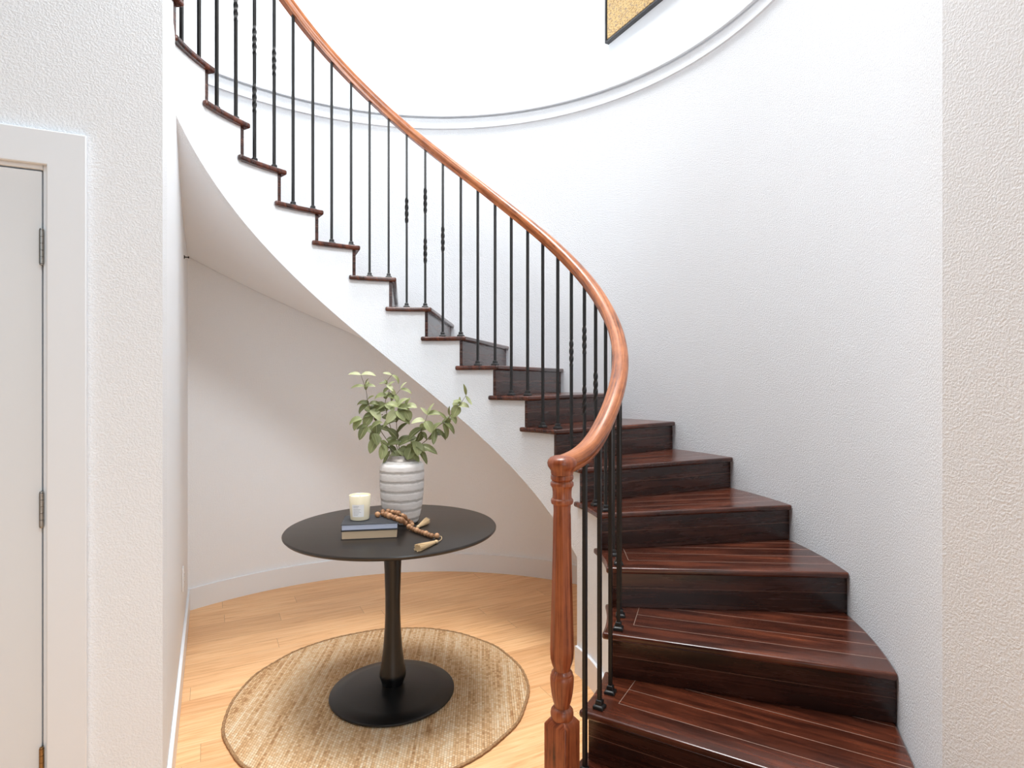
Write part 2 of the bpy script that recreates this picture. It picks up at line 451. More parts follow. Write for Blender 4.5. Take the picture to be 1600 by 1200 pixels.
# balusters
def baluster_bm(p, rz, z0, z1, twists):
    bm = bmesh.new(); hw = .0063; levels = [(z0, 0, 1)]
    for c in twists:
        c = z0 + c
        levels += [(c - .0775, 0, 1)]
        for i in range(1, 31): levels.append((c - .0775 + .155 * i / 31, i / 31 * 2 * PI, 1 + .30 * math.sin(PI * i / 31) ** .5))
        levels += [(c + .0775, 2 * PI, 1)]
    levels.append((z1, 0, 1)); rings = []
    for z, tw, s in levels:
        rings.append([bm.verts.new((p.x + hw * s * math.sqrt(2) * math.cos(rz + tw + PI / 4 + j * PI / 2), p.y + hw * s * math.sqrt(2) * math.sin(rz + tw + PI / 4 + j * PI / 2), z)) for j in range(4)])
    for a, b in zip(rings, rings[1:]):
        for j in range(4): bm.faces.new([a[j], a[(j + 1) % 4], b[(j + 1) % 4], b[j]])
    bm.faces.new(rings[0][::-1]); bm.faces.new(rings[-1]); return bm
def shoe_bm(p, rz, z):
    bm = bmesh.new(); M = Matrix.Translation((p.x, p.y, z)) @ Matrix.Rotation(rz, 4, 'Z'); prev = None
    for w, h_ in ((.0185, 0), (.0185, .008), (.0165, .011), (.0115, .014), (.0115, .024), (.0095, .029), (.0066, .030)):
        r = [bm.verts.new(M @ Vector((sx * w, sy * w, h_))) for sx, sy in ((-1, -1), (1, -1), (1, 1), (-1, 1))]
        if prev:
            for j in range(4): bm.faces.new([prev[j], prev[(j + 1) % 4], r[(j + 1) % 4], r[j]])
        else: bm.faces.new(r[::-1])
        prev = r
    bm.faces.new(prev); return bm
TW = {14.21: 's', 13.72: 'd', 13.21: 's', 9.72: 's', 9.21: 'd', 8.72: 's', 4.72: 's', 4.21: 'd', 3.72: 's'}
def slots():
    out = [(-1, -1 + .80)]
    for k in range(0, 15): out += [(k, k + .21), (k, k + .72)]
    for k in (15, 16): out += [(k, k + .21), (k, k + .72)]
    return out
for k, kk in slots():
    if k == 0: kk = k + (.21 if kk < .5 else .64)
    a = ang(kk); p = pin(RB, a); z0 = zt(k); z1 = float(np.interp(a, [A_N + (AR_END - A_N) * i / na for i in range(na + 1)], zs)) - .022
    ty = TW.get(round(kk, 2)); tw = {'s': [.58], 'd': [.34, .64], None: []}[ty]
    bo = obj('baluster', baluster_bm(p, a, z0, z1, tw), M_iron, rail_root)
    if ty: bo['label'] = 'black iron baluster with a single twist' if ty == 's' else 'black iron baluster with two twists'
    obj('shoe', shoe_bm(p, a, z0), M_iron, bo, bevel=.0015)

# ------------------------------------------------------------------ setting
def struct(o): o['kind'] = 'structure'; return o
bm = bmesh.new(); add_box(bm, (-4.5, -3.2, -.12), (4.5, 6.5, 0)); struct(obj('floor', bm, M_floor))
AL = math.radians(27.3); LD = Vector((-math.sin(AL), math.cos(AL))); LN = Vector((math.cos(AL), math.sin(AL)))   # left wall direction, its normal
C0 = Vector((-1.094, 1.82)); AD = math.radians(25); DD = Vector((math.cos(AD), math.sin(AD))); DN = Vector((DD.y, -DD.x))
# curved outer wall
ZB0, ZB1 = 3.41, 3.507
AE = math.radians(212)
aw = [THS + (AE - THS) * i / 96 for i in range(97)]
inn = [PS + TEND * TD] + [pout(a) for a in aw]
nout = Vector((math.cos(THS), math.sin(THS)))
outw = [PS + TEND * TD + nout * .02] + [pout(a, RO + .12) for a in aw]
bm = bmesh.new(); add_prism(bm, inn + outw[::-1], 0, ZB1); struct(obj('wall_back', bm, M_wall, smooth=30))
for zz, hh, tk in ((ZB0 - .004, .010, .015), (ZB1 - .008, .010, .018)):
    bm = bmesh.new(); add_prism(bm, [p for p in [PS + TEND * TD - nout * tk] + [pout(a, RO - tk) for a in aw]] + inn[::-1], zz, zz + hh)
    struct(obj('trim_%d' % (1 if zz < 3.45 else 2), bm, M_trim, smooth=30))
bm = bmesh.new(); ab = [ACL + .01 + (math.radians(146) - ACL) * i / 48 for i in range(49)]
add_prism(bm, [pout(a, RO - BBT) for a in ab] + [pout(a) for a in ab][::-1], 0, BBH); struct(obj('baseboard_back', bm, M_trim, smooth=30))
# ledge and upper hall walls
AU = math.radians(28.5); UL = Vector((-math.sin(AU), math.cos(AU))); UD = Vector((math.cos(AU), math.sin(AU)))
ER, EB = RO + .035, 2.12
UC = CO + UD * ER + UL * EB
def wall_seg(name, p, q, z0, z1, away, th=.1, mat=M_wall):
    bm = bmesh.new(); add_prism(bm, [p, q, q + away * th, p + away * th], z0, z1); return struct(obj(name, bm, mat))
wall_seg('wall_upper_back', UC, UC - UD * 4.6, ZB1, 6.4, UL, mat=M_wall_s)
wall_seg('wall_upper_right', UC + UL * .1, UC - UL * 4.6, ZB1, 6.4, UD, mat=M_wall_s)
bm = bmesh.new()
lp_ = [pout(a, RO - .0) for a in aw if a < math.radians(160)]
prev = None
add_prism(bm, lp_ + [UC - UD * 4.2, UC, UC - UL * 3.2], ZB1 - .02, ZB1 - .001); struct(obj('trim_3', bm, M_trim))
# right near wall
PW = PS + TEND * TD
RD = Vector((.16, -.987)); PW2 = PW + RD * 2.6
bm = bmesh.new(); add_prism(bm, [PW, PW2, PW2 + Vector((.12, .024)), PW - TD * .12 + nout * .04], 0, 4.2); struct(obj('wall_right', bm, M_wall))
# door wall
TJ0, TJ1 = .193, .284         # casing outer / inner edge measured along the wall from the corner
DZ = 2.099
DW = .81
def dp(t, o=0): return C0 - DD * t + DN * o
for n_, (t0, t1, z0, z1) in enumerate(((0, TJ1, 0, 6.4), (TJ1, TJ1 + DW, DZ, 6.4), (TJ1 + DW, 2.6, 0, 6.4))): 
    pass
bm = bmesh.new()
for t0, t1, z0, z1 in ((0, TJ1, 0, 6.4), (TJ1, TJ1 + DW, DZ, 6.4), (TJ1 + DW, 2.4, 0, 6.4)):
    add_prism(bm, [dp(t0), dp(t1), dp(t1, -.115), dp(t0, -.115)], z0, z1)
struct(obj('wall_left_front', bm, M_wall))
door = empty('door_1', (*dp(TJ1 + DW / 2), 0)); struct(door)
bm = bmesh.new()
T2 = TJ1 + DW; ZC = DZ + .096
U = [(TJ0, 0), (TJ0, ZC), (T2 + .091, ZC), (T2 + .091, 0), (T2 - .004, 0), (T2 - .004, DZ - .004), (TJ1 + .004, DZ - .004), (TJ1 + .004, 0)]
ua = [bm.verts.new((*dp(t, .0005), z)) for t, z in U]; ub = [bm.verts.new((*dp(t, .018), z)) for t, z in U]
bm.faces.new(ua); bm.faces.new(ub[::-1])
for i in range(8): bm.faces.new([ua[i], ua[(i + 1) % 8], ub[(i + 1) % 8], ub[i]])
for t0, t1, z0, z1 in ((TJ1 - .001, TJ1 + .016, 0, DZ), (TJ1 + DW - .016, TJ1 + DW + .001, 0, DZ), (TJ1 + .016, TJ1 + DW - .016, DZ - .016, DZ)):
    add_prism(bm, [dp(t0, 0), dp(t1, 0), dp(t1, -.115), dp(t0, -.115)], z0, z1)
obj('door_frame', bm, M_trim, door, bevel=.003)
bm = bmesh.new(); add_prism(bm, [dp(TJ1 + .0195, -.002), dp(TJ1 + DW - .0195, -.002), dp(TJ1 + DW - .0195, -.037), dp(TJ1 + .0195, -.037)], .01, DZ - .0205)
pan = obj('door_panel', bm, M_door, door, bevel=.002)
M_nickel = simple('satin_nickel', (168, 165, 160), .35, .9)
M_brass = simple('dull_brass', (150, 120, 82), .4, .9)
for zc_, mt in ((1.857, M_nickel), (1.094, M_nickel), (.352, M_brass)):
    bm = bmesh.new(); c = dp(TJ1 + .018, .006)
    for i in range(5):
        add_lathe(bm, [(.0062, zc_ - .048 + .0195 * i), (.0062, zc_ - .048 + .0195 * i + .0185)], 16, c)
    add_lathe(bm, [(.0, zc_ + .055), (.005, zc_ + .053), (.0055, zc_ + .0495), (.0045, zc_ + .049)], 16, c); add_lathe(bm, [(.0045, zc_ - .048), (.0055, zc_ - .049), (.005, zc_ - .052), (0, zc_ - .054)], 16, c)
    add_prism(bm, [dp(TJ1 + .0175, .004), dp(TJ1 + .0185, .004), dp(TJ1 + .0185, -.03), dp(TJ1 + .0175, -.03)], zc_ - .048, zc_ + .05)
    obj('hinge', bm, mt, door, smooth=40)
# left wall, whose top follows the underside of the stairs
def lwp(t, o=0): return C0 + LD * t + LN * o
def sof(p):
    a = angc(p, CI); r = (p - CI).length; p0, p1 = pin(RS, a), pout(a); tt = min(max((p - p0).length / (p1 - p0).length, 0), 1)
    return noz(a) - (.515 - .13 * tt)
foot = (CI - C0).dot(LD); dist = abs((CI - C0).dot(LN)); tq = foot + math.sqrt(RS ** 2 - dist ** 2)
tend = (CO - C0).dot(LD) + math.sqrt(RO ** 2 - ((CO - C0).dot(LN)) ** 2)
t_top = foot + math.sqrt((RN - .004) ** 2 - dist ** 2)
bm = bmesh.new()
cols = [(0, 6.4), (.375, 6.4), (.375, 2), (t_top, 2), (t_top, None)] + [(tq + (tend + .03 - tq) * i / 24, 1) for i in range(25)]
A_, B_ = [], []
for t, z in cols:
    if z is None: z = sof(lwp(tq)) + .01
    elif z == 2: z = zt(15) - .03
    elif z == 1: z = sof(lwp(t)) + .01
    for lst, o in ((A_, 0), (B_, -.09)):
        p = lwp(t, o) if (t > 0 or o == 0) else C0 - DD * .09 - DN * .012; lst.append((bm.verts.new((*p, 0)), bm.verts.new((*p, z))))
for i in range(len(cols) - 1):
    for X in (A_, B_):
        if X[i][0].co.xy != X[i + 1][0].co.xy: bm.faces.new([X[i][0], X[i + 1][0], X[i + 1][1], X[i][1]])
    bm.faces.new([A_[i][1], A_[i + 1][1], B_[i + 1][1], B_[i][1]])
struct(obj('wall_left', bm, M_wall_s))
bm = bmesh.new(); add_prism(bm, [lwp(0.002, 0), lwp(tend - .012, 0), lwp(tend - .012, BBT), lwp(.002, BBT)], 0, BBH); struct(obj('baseboard_left', bm, M_trim, bevel=.003))

# ------------------------------------------------------------------ picture upstairs
def up_r(s, o, z): p = UC - UL * s - UD * o; return Vector((p.x, p.y, z))
ar = (945 - 800) / FPX; tD = UD.dot(UC) - .035
dd = tD / (ar * UD.x + UD.y); pc = Vector((ar * dd, dd)); s0 = (UC - pc).dot(UL); zp = H + (Y0 - 68) * dd / FPX
pic = empty('framed_picture', up_r(s0 + .55, 0, zp)); tag(pic, 'dark framed picture with a golden textured surface high on the upstairs wall', 'picture')
PWD, PHT = 1.1, .85
bm = bmesh.new()
def slab(bm, s_a, s_b, o_a, o_b, z_a, z_b):
    vs = [bm.verts.new(up_r(s, o, z)) for s in (s_a, s_b) for o in (o_a, o_b) for z in (z_a, z_b)]
    for q in ((0, 1, 3, 2), (4, 6, 7, 5), (0, 4, 5, 1), (2, 3, 7, 6), (0, 2, 6, 4), (1, 5, 7, 3)): bm.faces.new([vs[i] for i in q])
fw = .012
slab(bm, s0, s0 + fw, .001, .035, zp, zp + PHT); slab(bm, s0 + PWD - fw, s0 + PWD, .001, .035, zp, zp + PHT)
slab(bm, s0 + fw, s0 + PWD - fw, .001, .035, zp, zp + fw); slab(bm, s0 + fw, s0 + PWD - fw, .001, .035, zp + PHT - fw, zp + PHT)
obj('frame', bm, simple('dark_frame', (58, 58, 60), .45), pic)
bm = bmesh.new(); slab(bm, s0 + fw + .001, s0 + PWD - fw - .001, .002, .014, zp + fw + .001, zp + PHT - fw - .001)
obj('backing', bm, simple('black_frame_backing', (18, 18, 18), .7), pic)  # black backing board, shows as a thin line inside the frame
def art():
    t = NT('gold_leaf_texture'); v = t.gen(t.obj(), (1, 1, 2.2))
    a = t.n('ShaderNodeTexVoronoi', {'Vector': v, 'Scale': 34.0}); n = t.noise(v, 24, 5, .6, 1.2)
    c = t.ramp(t.math('ADD', t.math('MULTIPLY', a.outputs['Distance'], .6), t.math('MULTIPLY', n, .55)), [(.25, lin((128, 96, 58))), (.45, lin((184, 146, 92))), (.6, lin((222, 192, 128))), (.75, lin((160, 130, 100)))])
    t.set(color=c, rough=.5, normal=t.bump(n, .5, .004)); return t.m
bm = bmesh.new(); slab(bm, s0 + fw + .010, s0 + PWD - fw - .010, .016, .030, zp + fw + .010, zp + PHT - fw - .010)
obj('canvas', bm, art(), pic, bevel=.002)

# ------------------------------------------------------------------ wall outlets and a wall screw
M_plate = simple('white_plastic', (240, 240, 240), .3); M_slot = simple('outlet_slot', (70, 70, 70), .6)
def outlet(p, nrm, label):
    rz = math.atan2(nrm.y, nrm.x) - PI / 2
    e = empty('wall_outlet', p, rz); tag(e, label, 'outlet')
    bm = bmesh.new(); add_box(bm, (-.036, .0008, -.058), (.036, .006, .058)); obj('cover_plate', bm, M_plate, e, bevel=.002, world=False)
    for dz in (-.02, .02):
        bm = bmesh.new(); add_box(bm, (-.017, .0065, dz - .014), (.017, .009, dz + .014)); r = obj('receptacle', bm, M_plate, e, bevel=.003, world=False)
        bm = bmesh.new()
        for dx in (-.006, .006): add_box(bm, (dx - .001, .0088, dz - .002), (dx + .001, .0094, dz + .007))
        add_box(bm, (-.002, .0088, dz - .010), (.002, .0094, dz - .006)); obj('slots', bm, M_slot, r, world=False)
pL = lwp(1.373); outlet((pL.x, pL.y, .432), LN, 'white wall outlet low on the left wall under the stairs')
ab_ = (740 - 800) / FPX; db = UL.dot(UC) / (ab_ * UL.x + UL.y); outlet((ab_ * db, db, H + (Y0 - 156) * db / FPX), -UL, 'white wall outlet on the bright upstairs back wall above the curved ledge')
bm = bmesh.new(); ps = lwp(1.56); Ms = Matrix.Translation((ps.x, ps.y, 2.15)) @ Matrix.Rotation(math.atan2(LN.y, LN.x), 4, 'Z') @ Matrix.Rotation(PI / 2, 4, 'Y')
add_lathe(bm, [(0, 0), (.011, .0005), (.009, .004), (.003, .006), (.003, .020), (.0055, .021), (.0055, .025), (0, .026)], 16, M=Ms)
so = to_local(obj('wall_screw', bm, simple('dark_screw_metal', (60, 58, 56), .4, .8), smooth=40)); tag(so, 'tiny dark metal screw in the left wall just under the stair underside', 'screw')

# ------------------------------------------------------------------ rug
RUGC = Vector((-.605, 2.75)); RUGR = .685
def rug_mat():
    t = NT('woven_jute'); v = t.gen(t.obj(), (1, 1, 1), (0, 0, math.radians(-3)))
    s = t.n('ShaderNodeSeparateXYZ', {0: v}); x, y = s.outputs[0], s.outputs[1]
    rw = .0105
    r = t.math('FLOOR', t.math('DIVIDE', x, rw)); fx = t.math('FRACT', t.math('DIVIDE', x, rw))
    par = t.math('MULTIPLY', t.math('MODULO', t.math('ABSOLUTE', r), 2.0), .5)
    fy = t.math('FRACT', t.math('ADD', t.math('DIVIDE', y, .014), par))
    hx = t.math('SINE', t.math('MULTIPLY', fx, PI)); hy = t.math('SINE', t.math('MULTIPLY', fy, PI))
    hgt = t.math('MULTIPLY', t.math('POWER', hx, .6), t.math('POWER', hy, .6))
    rid = t.n('ShaderNodeTexWhiteNoise', {'W': r}, noise_dimensions='1D').outputs[0]
    cid = t.n('ShaderNodeTexWhiteNoise', {'Vector': t.n('ShaderNodeCombineXYZ', {0: r, 1: t.math('FLOOR', t.math('ADD', t.math('DIVIDE', y, .014), par))}).outputs[0]}, noise_dimensions='2D').outputs[0]
    band = t.noise(t.gen(v, (9, .8, 1)), 2.2, 3, .6)
    f = t.math('ADD', t.math('ADD', t.math('MULTIPLY', rid, .22), t.math('MULTIPLY', cid, .25)), t.math('MULTIPLY', band, .75))
    c = t.ramp(f, [(.34, lin((178, 132, 88))), (.5, lin((222, 180, 132))), (.66, lin((240, 208, 166))), (.82, lin((250, 230, 200)))])
    c = t.mix(t.math('SUBTRACT', 1, hgt), c, lin((150, 110, 74)))
    c = t.mix(.62, c, t.ramp(f, [(.34, lin((194, 148, 104))), (.55, lin((234, 196, 150))), (.82, lin((250, 228, 194)))]))
    t.set(color=c, rough=.9, spec=.15, normal=t.bump(hgt, .9, .004)); return t.m
M_rug = rug_mat()
rug = empty('round_rug', (RUGC.x, RUGC.y, 0)); tag(rug, 'round woven jute rug on the oak floor under the black pedestal table', 'rug')
random.seed(3)
wob = lambda a: 1 + .004 * math.sin(5 * a + 1) + .003 * math.sin(11 * a) + .0025 * math.sin(17 * a + 2)
bm = bmesh.new(); add_lathe(bm, [(0, .001), (RUGR - .012, .001), (RUGR - .010, .005), (RUGR - .014, .0095), (RUGR * .5, .010), (0, .010)], 120, rmod=lambda i, a: wob(a))
obj('weave', bm, M_rug, rug, smooth=50, world=False)
bm = bmesh.new(); nb = 240; rg = []
for i in range(nb):
    a = 2 * PI * i / nb; c = Vector((math.cos(a), math.sin(a), 0)); rr = .0066 + .0012 * math.sin(a * 150)
    rg.append([bm.verts.new(c * ((RUGR - .006) * wob(a) + rr * math.cos(b)) + Vector((0, 0, .0072 + rr * .8 * math.sin(b)))) for b in [2 * PI * j / 8 for j in range(8)]])
for i in range(nb):
    for j in range(8): bm.faces.new([rg[i][j], rg[i][(j + 1) % 8], rg[(i + 1) % nb][(j + 1) % 8], rg[(i + 1) % nb][j]])
tj = NT('jute_border'); tj.set(color=tj.ramp(tj.noise(tj.obj(), 120, 3), [(.3, lin((128, 94, 62))), (.7, lin((176, 140, 100)))]), rough=.9); obj('border', bm, tj.m, rug, smooth=60, world=False)

# ------------------------------------------------------------------ table
TC = Vector((-.558, 2.72)); TZ0 = .0105; TZ = .788
def black_wood(name, a, b, rough, sx=2, sy=40):
    t = NT(name); n = t.noise(t.gen(t.obj(), (sx, sy, 4), (0, 0, math.radians(-8))), 1.6, 6, .65, .4)
    t.set(color=t.mix(n, lin(a), lin(b)), rough=t.math('ADD', rough, t.math('MULTIPLY', n, .08)), normal=t.bump(n, .2, .001), spec=.5); return t.m
M_tt = black_wood('black_stained_tabletop', (24, 21, 19), (46, 40, 35), .30); M_tb = black_wood('black_stained_base', (7, 7, 7), (22, 21, 21), .30); M_tc = simple('black_lacquer_column', (9, 9, 10), .28)
tab = empty('pedestal_table', (TC.x, TC.y, TZ0)); tag(tab, 'round black pedestal table standing on the jute rug under the stairs', 'table')
zz = lambda z: z - TZ0
bm = bmesh.new(); RT = .484
add_lathe(bm, [(0, zz(.764)), (RT - .030, zz(.764)), (RT - .008, zz(.770)), (RT - .001, zz(.777)), (RT, zz(.782)), (RT - .003, zz(.7865)), (RT - .008, zz(.788)), (0, zz(.788))], 128)
obj('tabletop', bm, M_tt, tab, smooth=35, world=False)
bm = bmesh.new()
add_lathe(bm, [(0, zz(.764)), (.058, zz(.764)), (.054, zz(.755)), (.049, zz(.735)), (.043, zz(.68)), (.038, zz(.58)), (.0345, zz(.46)), (.0345, zz(.39)), (.037, zz(.32)), (.044, zz(.22)), (.053, zz(.15)), (.0605, zz(.108)), (.0615, zz(.098)), (.060, zz(.088)), (.050, zz(.062)), (.0475, zz(.052)), (.0475, zz(.040)), (0, zz(.04))], 48)
obj('column', bm, M_tc, tab, smooth=35, world=False)
bm = bmesh.new(); add_lathe(bm, [(0, 0), (.272, 0), (.283, .004), (.2865, .009), (.2855, .014), (.280, .018), (.22, .026), (.13, .036), (.06, .044), (0, .045)], 96)
obj('base', bm, M_tb, tab, smooth=35, world=False)

# ------------------------------------------------------------------ books
fl = Vector((-.731, 2.478)); fr = Vector((-.494, 2.518)); bu = (fr - fl).normalized(); bw = (fr - fl).length; bv = Vector((-bu.y, bu.x))
def book(z0, t, w, dpt, off, rz, cover, page, label):
    p = fl + bu * (bw / 2) + bv * (dpt / 2) + off
    e = empty('book', (p.x, p.y, z0), math.atan2(bu.y, bu.x) + rz); tag(e, label, 'book')
    ct = .0028; x, y = w / 2, dpt / 2; bm = bmesh.new()
    add_box(bm, (-x, -y, 0), (x, y, ct)); add_box(bm, (-x, -y, t - ct), (x, y, t)); add_box(bm, (-x, y - ct, ct), (x, y, t - ct))
    obj('cover', bm, cover, e, bevel=.0008, world=False)
    tp = NT('page_block'); s = tp.n('ShaderNodeSeparateXYZ', {0: tp.obj()}); n = tp.n('ShaderNodeTexNoise', {'W': tp.math('MULTIPLY', s.outputs[2], 1800.0), 'Scale': 1.0}, noise_dimensions='1D').outputs[0]
    tp.set(color=tp.mix(n, lin([c * .86 for c in page]), lin(page)), rough=.8); bm = bmesh.new()
    add_box(bm, (-x + .004, -y + .003, ct), (x - .004, y - ct, t - ct)); obj('pages', bm, tp.m, e, world=False)
book(TZ, .038, .238, .168, Vector((0, 0)), 0, simple('black_book_cover', (26, 25, 27), .5), (222, 194, 160), 'thicker book with tan page edges and black cover, under the slate book on the table')
ZBK = TZ + .0385 + .0265
book(TZ + .0385, .0265, .240, .170, Vector((0, .001)), .008, simple('slate_book_cover', (50, 53, 58), .55), (214, 220, 240), 'thin slate grey book with pale bluish page edges, on top under the candle')

# ------------------------------------------------------------------ candle
cd = 2.583; cxx = (562.3 - 800) / FPX * cd
can = empty('candle', (cxx, cd, ZBK + .0005)); tag(can, 'cream jar candle with a white label standing on the stacked books', 'candle')
tcn = NT('cream_frosted_glass'); tcn.set(color=lin((236, 226, 198)), rough=.25, sss=.2); tcn.b.inputs['Subsurface Radius'].default_value = (.02, .015, .01)
bm = bmesh.new(); hh = .108
add_lathe(bm, [(0, 0), (.036, 0), (.0405, .002), (.0415, .006), (.0465, hh - .001), (.0458, hh), (.0445, hh - .001), (.0435, hh - .010), (0, hh - .010)], 48); obj('jar', bm, tcn.m, can, smooth=40, world=False)
bm = bmesh.new(); add_lathe(bm, [(0, hh - .0098), (.0432, hh - .0098), (.0428, hh - .008), (.004, hh - .0085), (0, hh - .0085)], 32); wx = obj('wax', bm, simple('cream_wax', (250, 240, 212), .6), can, smooth=40, world=False)
bm = bmesh.new(); add_lathe(bm, [(.0009, hh - .0086), (.0009, hh - .002), (0, hh - .0018)], 8); obj('wick', bm, simple('wick', (120, 105, 85), .8), wx, world=False)
def patch(bm, r0, r1, z0, z1, a0, a1, o, n=12):
    g = []
    for i in range(n + 1):
        a = a0 + (a1 - a0) * i / n; c = Vector((math.cos(a), math.sin(a), 0)); g.append([c * (r0 + o), c * (r1 + o)]); g[-1][0].z = z0; g[-1][1].z = z1
    v = [[bm.verts.new(p) for p in r] for r in g]; w = [[bm.verts.new(p - Vector((p.x, p.y, 0)).normalized() * .0004) for p in r] for r in g]
    for i in range(n): bm.faces.new([v[i][0], v[i + 1][0], v[i + 1][1], v[i][1]]); bm.faces.new([w[i][0], w[i][1], w[i + 1][1], w[i + 1][0]])
rj = lambda z: .0415 + (.0465 - .0415) * (z - .006) / (hh - .007)
a0_, a1_ = math.radians(-122), math.radians(-52)
bm = bmesh.new(); patch(bm, rj(.018), rj(.072), .018, .072, a0_, a1_, .0006); lb = obj('paper_label', bm, simple('white_label', (244, 244, 244), .6), can, smooth=60, world=False)
bm = bmesh.new(); random.seed(5)
for i, zl in enumerate((.064, .058, .050, .044, .038, .032, .026)):
    wv = [.5, .42, .62, .55, .66, .5, .4][i]; patch(bm, rj(zl), rj(zl + .0016), zl, zl + .0016, a0_ + .16, a0_ + .16 + wv * 1.15, .0009, 8)
obj('print_lines', bm, simple('pale_grey_print', (176, 178, 182), .7), lb, world=False)

# ------------------------------------------------------------------ vase
VC = Vector((-.530, 2.80)); vz = TZ + .0005
vs_ = empty('vase', (VC.x, VC.y, vz)); tag(vs_, 'white ribbed ceramic vase with grey bands and a silver neck on the black table', 'vase')
def vase_mat():
    t = NT('whitewashed_ceramic'); v = t.obj(); s = t.n('ShaderNodeSeparateXYZ', {0: v}); z = s.outputs[2]
    n = t.noise(v, 26, 4, .6); n2 = t.noise(t.gen(v, (1, 1, 5)), 40, 4, .6)
    ph = t.math('DIVIDE', t.math('ADD', t.math('SUBTRACT', z, .0245), t.math('MULTIPLY', t.math('SUBTRACT', n, .5), .012)), .0445)
    tri = t.math('ABSOLUTE', t.math('SUBTRACT', t.math('FRACT', t.math('ADD', ph, .5)), .5))
    g = t.ramp(t.math('ADD', tri, t.math('MULTIPLY', t.math('SUBTRACT', n2, .5), .16)), [(.07, (1, 1, 1, 1)), (.20, (0, 0, 0, 1))])
    c = t.mix(n2, lin((206, 201, 197)), lin((236, 232, 229))); c = t.mix(t.math('MULTIPLY', g, .75), c, lin((164, 159, 154)))
    t.set(color=c, rough=.6, normal=t.bump(t.math('SUBTRACT', n2, g), .3, .003)); return t.m
body = [(0, 0), (.070, 0), (.076, .003)]
key = [(0.0, .077), (.03, .0855), (.06, .0925), (.10, .0995), (.14, .1035), (.18, .106), (.22, .107), (.255, .1065), (.275, .1035), (.288, .094)]
for i in range(2, 58):
    z = .005 * i; r = float(np.interp(z, [a for a, b in key], [b for a, b in key])); 
    f_ = ((z - .0245) / .0445 + .5) % 1 - .5; r -= .0016 * math.exp(-(f_ / .13) ** 2) if z < .285 else 0
    body.append((r, z))
body += [(.088, .2915), (.0755, .297), (.0745, .298)]
bm = bmesh.new(); add_lathe(bm, body + [(.06, .290), (.08, .25), (.07, .05), (0, .02)], 72); obj('body', bm, vase_mat(), vs_, smooth=60, world=False)
bm = bmesh.new(); add_lathe(bm, [(.0755, .2965), (.0765, .2985), (.070, .303), (.064, .309), (.0605, .317), (.0605, .322), (.0585, .3235), (.0565, .322), (.0565, .314), (.062, .304), (.070, .298)], 64)
tn = NT('brushed_silver_glaze'); tn.set(color=tn.mix(tn.noise(tn.gen(tn.obj(), (1, 1, 8)), 30, 4), lin((128, 121, 115)), lin((172, 165, 158))), rough=.42, metal=.5); obj('neck', bm, tn.m, vs_, smooth=60, world=False)

# ------------------------------------------------------------------ greenery
def leaf_mat():
    t = NT('soft_green_leaf'); inf = t.n('ShaderNodeTexCoord').outputs['UV']; s = t.n('ShaderNodeSeparateXYZ', {0: inf})
    a = t.n('ShaderNodeAttribute', attribute_name='tint').outputs['Fac']
    c = t.ramp(a, [(0, lin((78, 84, 50))), (.35, lin((116, 122, 78))), (.7, lin((154, 161, 112))), (1, lin((198, 202, 160)))])
    vein = t.math('LESS_THAN', t.math('ABSOLUTE', t.math('SUBTRACT', s.outputs[1], .5)), .035)
    c = t.mix(t.math('MULTIPLY', vein, .45), c, lin((206, 206, 160)))
    t.set(color=c, rough=.48, spec=.4); t.b.inputs['Transmission Weight'].default_value = 0
    tr = t.n('ShaderNodeBsdfTranslucent', {'Color': c}); mx = t.n('ShaderNodeMixShader', {0: .25}); out = t.t.nodes['Material Output']
    t.t.links.new(t.b.outputs[0], mx.inputs[1]); t.t.links.new(tr.outputs[0], mx.inputs[2]); t.t.links.new(mx.outputs[0], out.inputs[0]); return t.m
M_leaf = leaf_mat(); M_stem = simple('olive_brown_stem', (96, 84, 58), .6)
def add_leaf(bm, base, d, nrm, ln, wd, curl, tint):
    d = d.normalized(); s = d.cross(nrm).normalized(); nrm = s.cross(d).normalized(); n = 7
    UVL = bm.loops.layers.uv.verify(); TL = bm.verts.layers.float.get('tint') or bm.verts.layers.float.new('tint')
    rows = []; p = base.copy(); dirn = d.copy(); step = ln / n
    for i in range(n + 1):
        t = i / n; w = wd * .5 * (math.sin(PI * min(1, t * .93 + .02) ** .8) ** .85 if 0 < t < 1 else 0.02)
        nn = s.cross(dirn).normalized()
        row = [bm.verts.new(p + s * w * q + nn * (abs(q) * w * .35)) for q in (-1, -.5, 0, .5, 1)]
        for v in row: v[TL] = tint
        rows.append(row)
        dirn = (Matrix.Rotation(-curl / n, 3, s) @ dirn).normalized(); p = p + dirn * step
    for i in range(n):
        for j in range(4):
            f = bm.faces.new([rows[i][j], rows[i][j + 1], rows[i + 1][j + 1], rows[i + 1][j]])
            for lp, (a, b) in zip(f.loops, ((i, j), (i, j + 1), (i + 1, j + 1), (i + 1, j))): lp[UVL].uv = (a / n, b / 4)
def P2(u, v, dd_=0): return px(u, v, VC.y + dd_)
